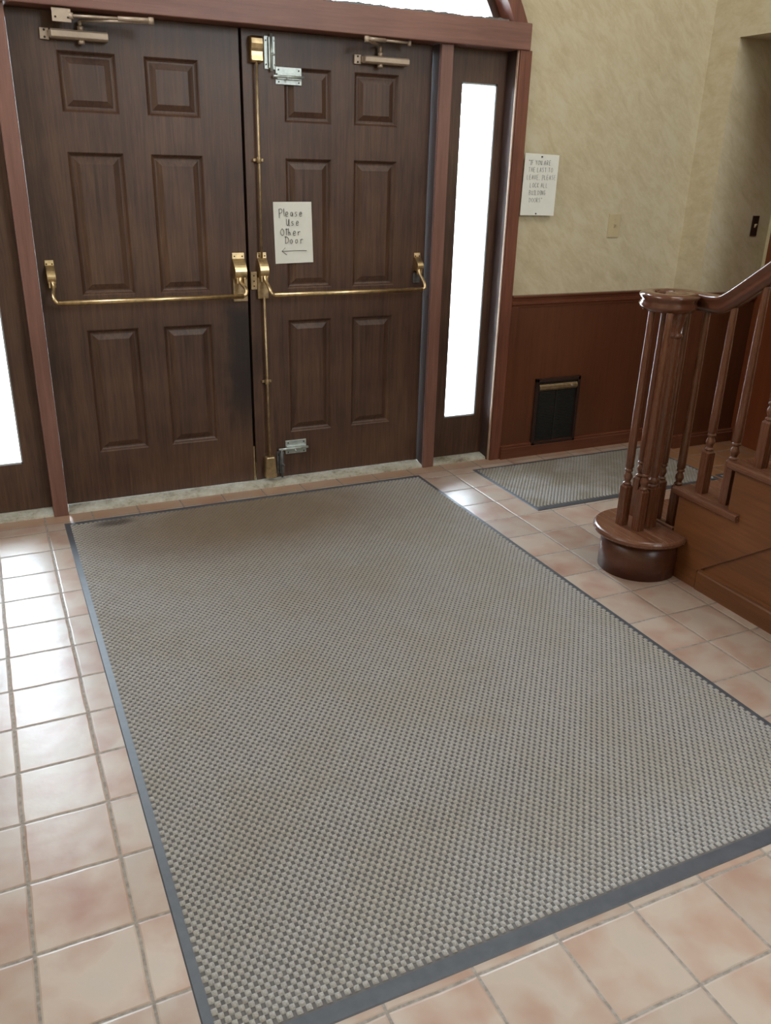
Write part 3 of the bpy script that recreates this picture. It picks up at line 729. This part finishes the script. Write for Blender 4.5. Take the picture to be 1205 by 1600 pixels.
# ------------------------------------------------------------------ floor mats
def floor_mat(label, x0, x1, y0, y1, side, end, pmat, rot=0.0, cx=.0103, cy=.0131):
    """x0..x1 wide, y0 (far) .. y1 (near); origin = far-left corner"""
    t = thing('floor_mat', label, 'floor mat', (x0, y0, 0)); t.rotation_euler = (0, 0, rot)
    Wd, Dp = x1 - x0, y0 - y1; H = .0045
    m = MB(); O = Vector((x0, y0, 0))
    def slope(a, b_, c, d, za, zb): pass
    V = [(0,0,0),(Wd,0,0),(Wd,-Dp,0),(0,-Dp,0)]
    I = [(side,-end,H),(Wd-side,-end,H),(Wd-side,-Dp+end,H),(side,-Dp+end,H)]
    lip = [(.003,-.003,.0025),(Wd-.003,-.003,.0025),(Wd-.003,-Dp+.003,.0025),(.003,-Dp+.003,.0025)]
    vv = [tuple(Vector(p)+O) for p in V+lip+I]
    F = []
    for r in (0, 4):
        for k in range(4): F.append((r+k, r+(k+1) % 4, r+4+(k+1) % 4, r+4+k))
    F += [(0, 1, 2, 3)]
    m.add(vv, F); m.build('rubber_border', 'rubber', t)
    m = MB(); m.add([tuple(Vector(p)+O) for p in I], [(0, 1, 2, 3)]); m.build('backing', 'mat_base', t)
    # raised nubs in a checker of cells
    nx = int((Wd - 2*side) / cx); ny = int((Dp - 2*end) / cy)
    ii, jj = np.meshgrid(np.arange(nx), np.arange(ny), indexing='ij')
    k = ((ii + jj) % 2 == 0); ii = ii[k]; jj = jj[k]; n = len(ii)
    xc = side + (ii + .5) * cx; yc = -end - (jj + .5) * cy
    rs = np.random.RandomState(5); hx = cx * .60 * (1 + rs.uniform(-.08, .08, n)); hy = cy * .56 * (1 + rs.uniform(-.08, .08, n))
    zt = H + .0030 + rs.uniform(-.0004, .0004, n)
    vs = np.zeros((n, 8, 3), dtype=np.float32)
    for q, (sx, sy) in enumerate(((-1, -1), (1, -1), (1, 1), (-1, 1))):
        vs[:, q, 0] = xc + sx*hx; vs[:, q, 1] = yc + sy*hy; vs[:, q, 2] = H
        vs[:, q+4, 0] = xc + sx*hx*.76; vs[:, q+4, 1] = yc + sy*hy*.76; vs[:, q+4, 2] = zt
    f = np.array([[4,5,6,7],[0,1,5,4],[1,2,6,5],[2,3,7,6],[3,0,4,7]])
    faces = (f[None] + (np.arange(n)*8)[:, None, None]).reshape(-1, 4)
    me = bpy.data.meshes.new('pile'); me.vertices.add(n*8); me.vertices.foreach_set('co', vs.ravel())
    me.loops.add(faces.size); me.loops.foreach_set('vertex_index', faces.ravel().astype(np.int32))
    me.polygons.add(len(faces)); me.polygons.foreach_set('loop_start', (np.arange(len(faces))*4).astype(np.int32))
    me.update(calc_edges=True); me.validate(); me.materials.append(M[pmat])
    o = bpy.data.objects.new('pile', me); COL.objects.link(o); o.parent = t
    return t
floor_mat('large grey brown entrance mat with rubber edge in front of the double doors', -.968, .862, -.098, -2.852, .024, .038, 'pile')
floor_mat('smaller grey mat on the tiles below the wall vent', 1.180, 2.405, -.130, -.772, .016, .028, 'pile2')
floor_mat('grey mat in the alcove seen between the stair balusters', 2.425, 2.985, -.690, -1.040, .016, .028, 'pile2')

# ------------------------------------------------------------------ staircase
RISE, RUN, YN, NS = .19, .251, -1.264, 9
SX0, SX1 = 1.302, 2.42
def ny(k): return YN - RUN * (k - 1)          # nosing front of step k
stc = thing('staircase', 'brown oak staircase with rounded bottom step, turned balusters and scrolled handrail', 'staircase', (1.302, -1.3, 0))
CC = (1.224, -1.440)
# curtail (bottom) step
def curtail(r, yfront, xr):
    pts = []
    for i in range(41):
        a = PI * 1.5 - (PI * 1.0) * i / 40 - 0.0
        pts.append((CC[0] + r*math.cos(a), CC[1] + r*math.sin(a)))
    # a goes 270deg -> 90deg through 180deg (left side)
    pts.append((xr, yfront)); pts.append((xr, ny(2) - .03)); pts.append((SX0, ny(2) - .03))
    # right-near rounded corner tucks into the stringer
    for i in range(8):
        a = -0.85 - (PI/2 - 0.85) * i / 7
        x = CC[0] + r*math.cos(a); y = CC[1] + r*math.sin(a)
        pts.append((min(x, SX0), y))
    return pts
m = MB(); m.prism(curtail(.162, CC[1] + .162, SX1), 0, .160, 'z', smooth=True)
rs_ = m.build('bottom_riser', 'stair_dark', stc)
m = MB()
tp = curtail(.199, CC[1] + .199, SX1)
def off(pts, d):
    out = []
    for (x, y) in pts:
        v = Vector((x - 1.5, y + 1.44)); vx = x; vy = y
        dx = x - CC[0]; dy = y - CC[1]; L = math.hypot(dx, dy)
        if L < .26: out.append((x - dx/L*d, y - dy/L*d))
        else: out.append((x, y - (d if y > -1.3 else 0)))
    return out
lay = [(.160, .010), (.163, .004), (.169, .0), (.179, .0), (.186, .004), (.190, .010)]
n0 = len(tp); V = []; F = []
for z, d in lay: V += [(x, y, z) for x, y in off(tp, d)]
for r in range(len(lay)-1):
    for k in range(n0):
        k2 = (k+1) % n0; F.append((r*n0+k, r*n0+k2, (r+1)*n0+k2, (r+1)*n0+k))
F.append(tuple(range(n0))[::-1]); F.append(tuple((len(lay)-1)*n0 + k for k in range(n0)))
m.add(V, F, False); m.build('bottom_tread', 'tread', stc)
m = MB(); m.box(1.300, 1.314, -1.385, ny(2)-.02, .190, .201); m.build('cove_moulding', 'tread', stc, bevel=.003)
# treads and risers above
for k in range(2, NS + 1):
    z = RISE * k; yf = ny(k); ybk = ny(k + 1) - .085
    m = MB()
    t_ = .028
    pr = [(yf-.006, z), (yf-.001, z-.005), (yf, z-t_/2), (yf-.001, z-t_+.005), (yf-.006, z-t_)]
    m.prism(pr + [(ny(k+1) - .03, z-t_), (ny(k+1) - .03, z)], SX0, SX1, 'x')
    # return nosing along the open end
    m.prism([(SX0+.002, z), (1.287, z), (1.282, z-.005), (1.280, z-t_/2), (1.282, z-t_+.005), (1.287, z-t_), (SX0+.002, z-t_)], yf-.001, ybk, 'y')
    m.build('tread', 'tread', stc)
    m = MB(); m.box(SX0+.004, SX1, yf-.045, yf-.027, RISE*(k-1)-.02, z-t_); m.build('riser', 'stair_dark', stc)
# stringer with stepped top and sloping bottom edge
zb = lambda y: .095 + .756 * (-1.72 - y)
yend = ny(NS + 1)
top = [(ny(2) - .027, 0.0), (ny(2) - .027, RISE*2 - .028)]
for k in range(2, NS + 1):
    top.append((ny(k+1) - .027, RISE*k - .028))
    if k < NS: top.append((ny(k+1) - .027, RISE*(k+1) - .028))
bot = [(yend - .027, zb(yend - .027)), (-1.715, .09), (-1.70, 0.0)]
m = MB()
# build as vertical slices so that the outline stays convex per piece
ycur = [ny(2) - .027, -1.70]
m.prism([(ny(2)-.027, 0), (-1.70, 0), (-1.70, RISE*2-.028), (ny(2)-.027, RISE*2-.028)], SX0, SX0+.028, 'x')
for k in range(2, NS + 1):
    ya = -1.70 if k == 2 else ny(k) - .027; yb_ = ny(k+1) - .027
    m.prism([(ya, max(.0, zb(ya))), (yb_, zb(yb_)), (yb_, RISE*k-.028), (ya, RISE*k-.028)], SX0, SX0+.028, 'x')
m.build('stringer', 'stair', stc)
m = MB(); m.prism([(-1.70, 0), (yend, 0), (yend, zb(yend)), (-1.70, zb(-1.70))], SX0+.012, SX0+.030, 'x'); m.build('side_panel', 'stair', stc)
m = MB(); m.prism([(SX0+.012, 0), (SX0-.004, 0), (SX0-.004, .074), (SX0+.001, .080), (SX0-.001, .090), (SX0+.012, .094)], -1.705, yend, 'y'); m.build('skirting', 'stair', stc)

# railing
rl = stc
BX = 1.345
def zrb(y):   # underside of the handrail
    s = .022; t = (-1.573 - y) / s
    return 1.074 + .757 * s * (t if t > 30 else math.log1p(math.exp(t)))
SC_ = (1.243, -1.402)
path = []
for y in np.linspace(ny(NS+1), -1.75, 12): path.append((BX, float(y), zrb(float(y))))
for y in np.linspace(-1.735, -1.42, 22): path.append((BX, float(y), zrb(float(y))))
nsp = 70
for i in range(nsp + 1):
    a = math.radians(0 + 400 * i / nsp)
    r = .101 - .004 * min(1, a/PI) - (.062 * max(0, (a - PI*1.15)) / (math.radians(400) - PI*1.15))
    path.append((SC_[0] + r*math.cos(a), SC_[1] + r*math.sin(a), 1.074))
prof = [(-.018, 0), (.018, 0), (.020, .008), (.027, .012), (.029, .020), (.023, .030), (.024, .040), (.031, .048), (.031, .056), (.024, .064), (.010, .067), (-.010, .067), (-.024, .064), (-.031, .056), (-.031, .048), (-.024, .040), (-.023, .030), (-.029, .020), (-.027, .012), (-.020, .008)]
V = []; F = []; n_ = len(prof)
for i, p in enumerate(path):
    a = Vector(path[max(i-1, 0)]); c = Vector(path[min(i+1, len(path)-1)]); t = (c - a).normalized()
    th = Vector((t.x, t.y, 0)).normalized(); side = Vector((th.y, -th.x, 0)); up = side.cross(t).normalized()
    if up.z < 0: up = -up
    for (u, w) in prof: V.append(tuple(Vector(p) + side*u + up*w))
for i in range(len(path)-1):
    for k in range(n_):
        k2 = (k+1) % n_; F.append((i*n_+k, i*n_+k2, (i+1)*n_+k2, (i+1)*n_+k))
F.append(tuple(range(n_))); F.append(tuple((len(path)-1)*n_+k for k in range(n_))[::-1])
m = MB(); m.add(V, F, True)
hr_ = m.build('handrail', 'rail', rl)
m = MB(); m.lathe([(.048, 1.074), (.050, 1.082), (.053, 1.10), (.049, 1.110), (.052, 1.125), (.050, 1.134), (.042, 1.140), (.012, 1.141)], (1.236, -1.432), 32); m.build('scroll_eye', 'rail', hr_)

def turned(x, y, z0, ztop, sq=.0365, hsq=.178, r0=.0175, r1=.0125, big=1.0):
    """square block foot, ring, vase, ring, then a tapering round shaft; returns mesh at local origin"""
    m = MB(); h = sq/2
    m.box(x-h, x+h, y-h, y+h, z0, z0+hsq-.008)
    # chamfered top of the block
    V = [(x-h, y-h, z0+hsq-.008), (x+h, y-h, z0+hsq-.008), (x+h, y+h, z0+hsq-.008), (x-h, y+h, z0+hsq-.008)]
    g = h*.72; V += [(x-g, y-g, z0+hsq), (x+g, y-g, z0+hsq), (x+g, y+g, z0+hsq), (x-g, y+g, z0+hsq)]
    m.add(V, [(0,1,5,4),(1,2,6,5),(2,3,7,6),(3,0,4,7),(4,5,6,7)])
    z = z0 + hsq; L = ztop - z
    pr = [(h*.62, z-.004), (h*.98, z+.003), (h*.98, z+.008), (h*.62, z+.013), (h*.72, z+.020), (h*.98, z+.032), (h*.92, z+.042), (h*.62, z+.052), (h*.60, z+.056),
          (h*.92, z+.060), (h*.92, z+.066), (h*.70, z+.070)]
    for i in range(9):
        t = i/8; pr.append((r0*big + (r1-r0)*big*t, z + .076 + (L-.076)*t))
    m.lathe(pr, (x, y), 18); return m
# newel
m = MB(); nx_, ny_ = 1.232, -1.452; h = .029
m.box(nx_-h, nx_+h, ny_-h, ny_+h, .19, .365)
z = .365
m.lathe([(.024, z-.004), (.028, z+.004), (.028, z+.012), (.022, z+.016), (.028, z+.022), (.028, z+.036), (.021, z+.044), (.024, z+.055), (.028, z+.10), (.0275, z+.30), (.0235, .955), (.0225, .975),
         (.028, .980), (.028, .988), (.020, .994), (.021, 1.010), (.029, 1.050), (.036, 1.076)], (nx_, ny_), 24)
m.build('newel_post', 'bal', rl, bevel=.0012)
spots = [(1.145, -1.402, 1), (1.165, -1.478, 1), (1.262, -1.345, 1), (1.325, -1.405, 1), (BX, -1.484, 1)]
yy = -1.611; 
while yy > ny(NS+1) + .05:
    k = 1
    while ny(k+1) - .01 > yy: k += 1
    spots.append((BX, yy, k)); yy -= RUN/2
for (x, y, k) in spots:
    m = turned(x, y, RISE*k, zrb(y) + .004 if k > 1 else 1.076)
    m.build('baluster', 'bal', rl, bevel=.0010)
for o in bpy.data.objects:
    if '_og' in o: del o['_og']
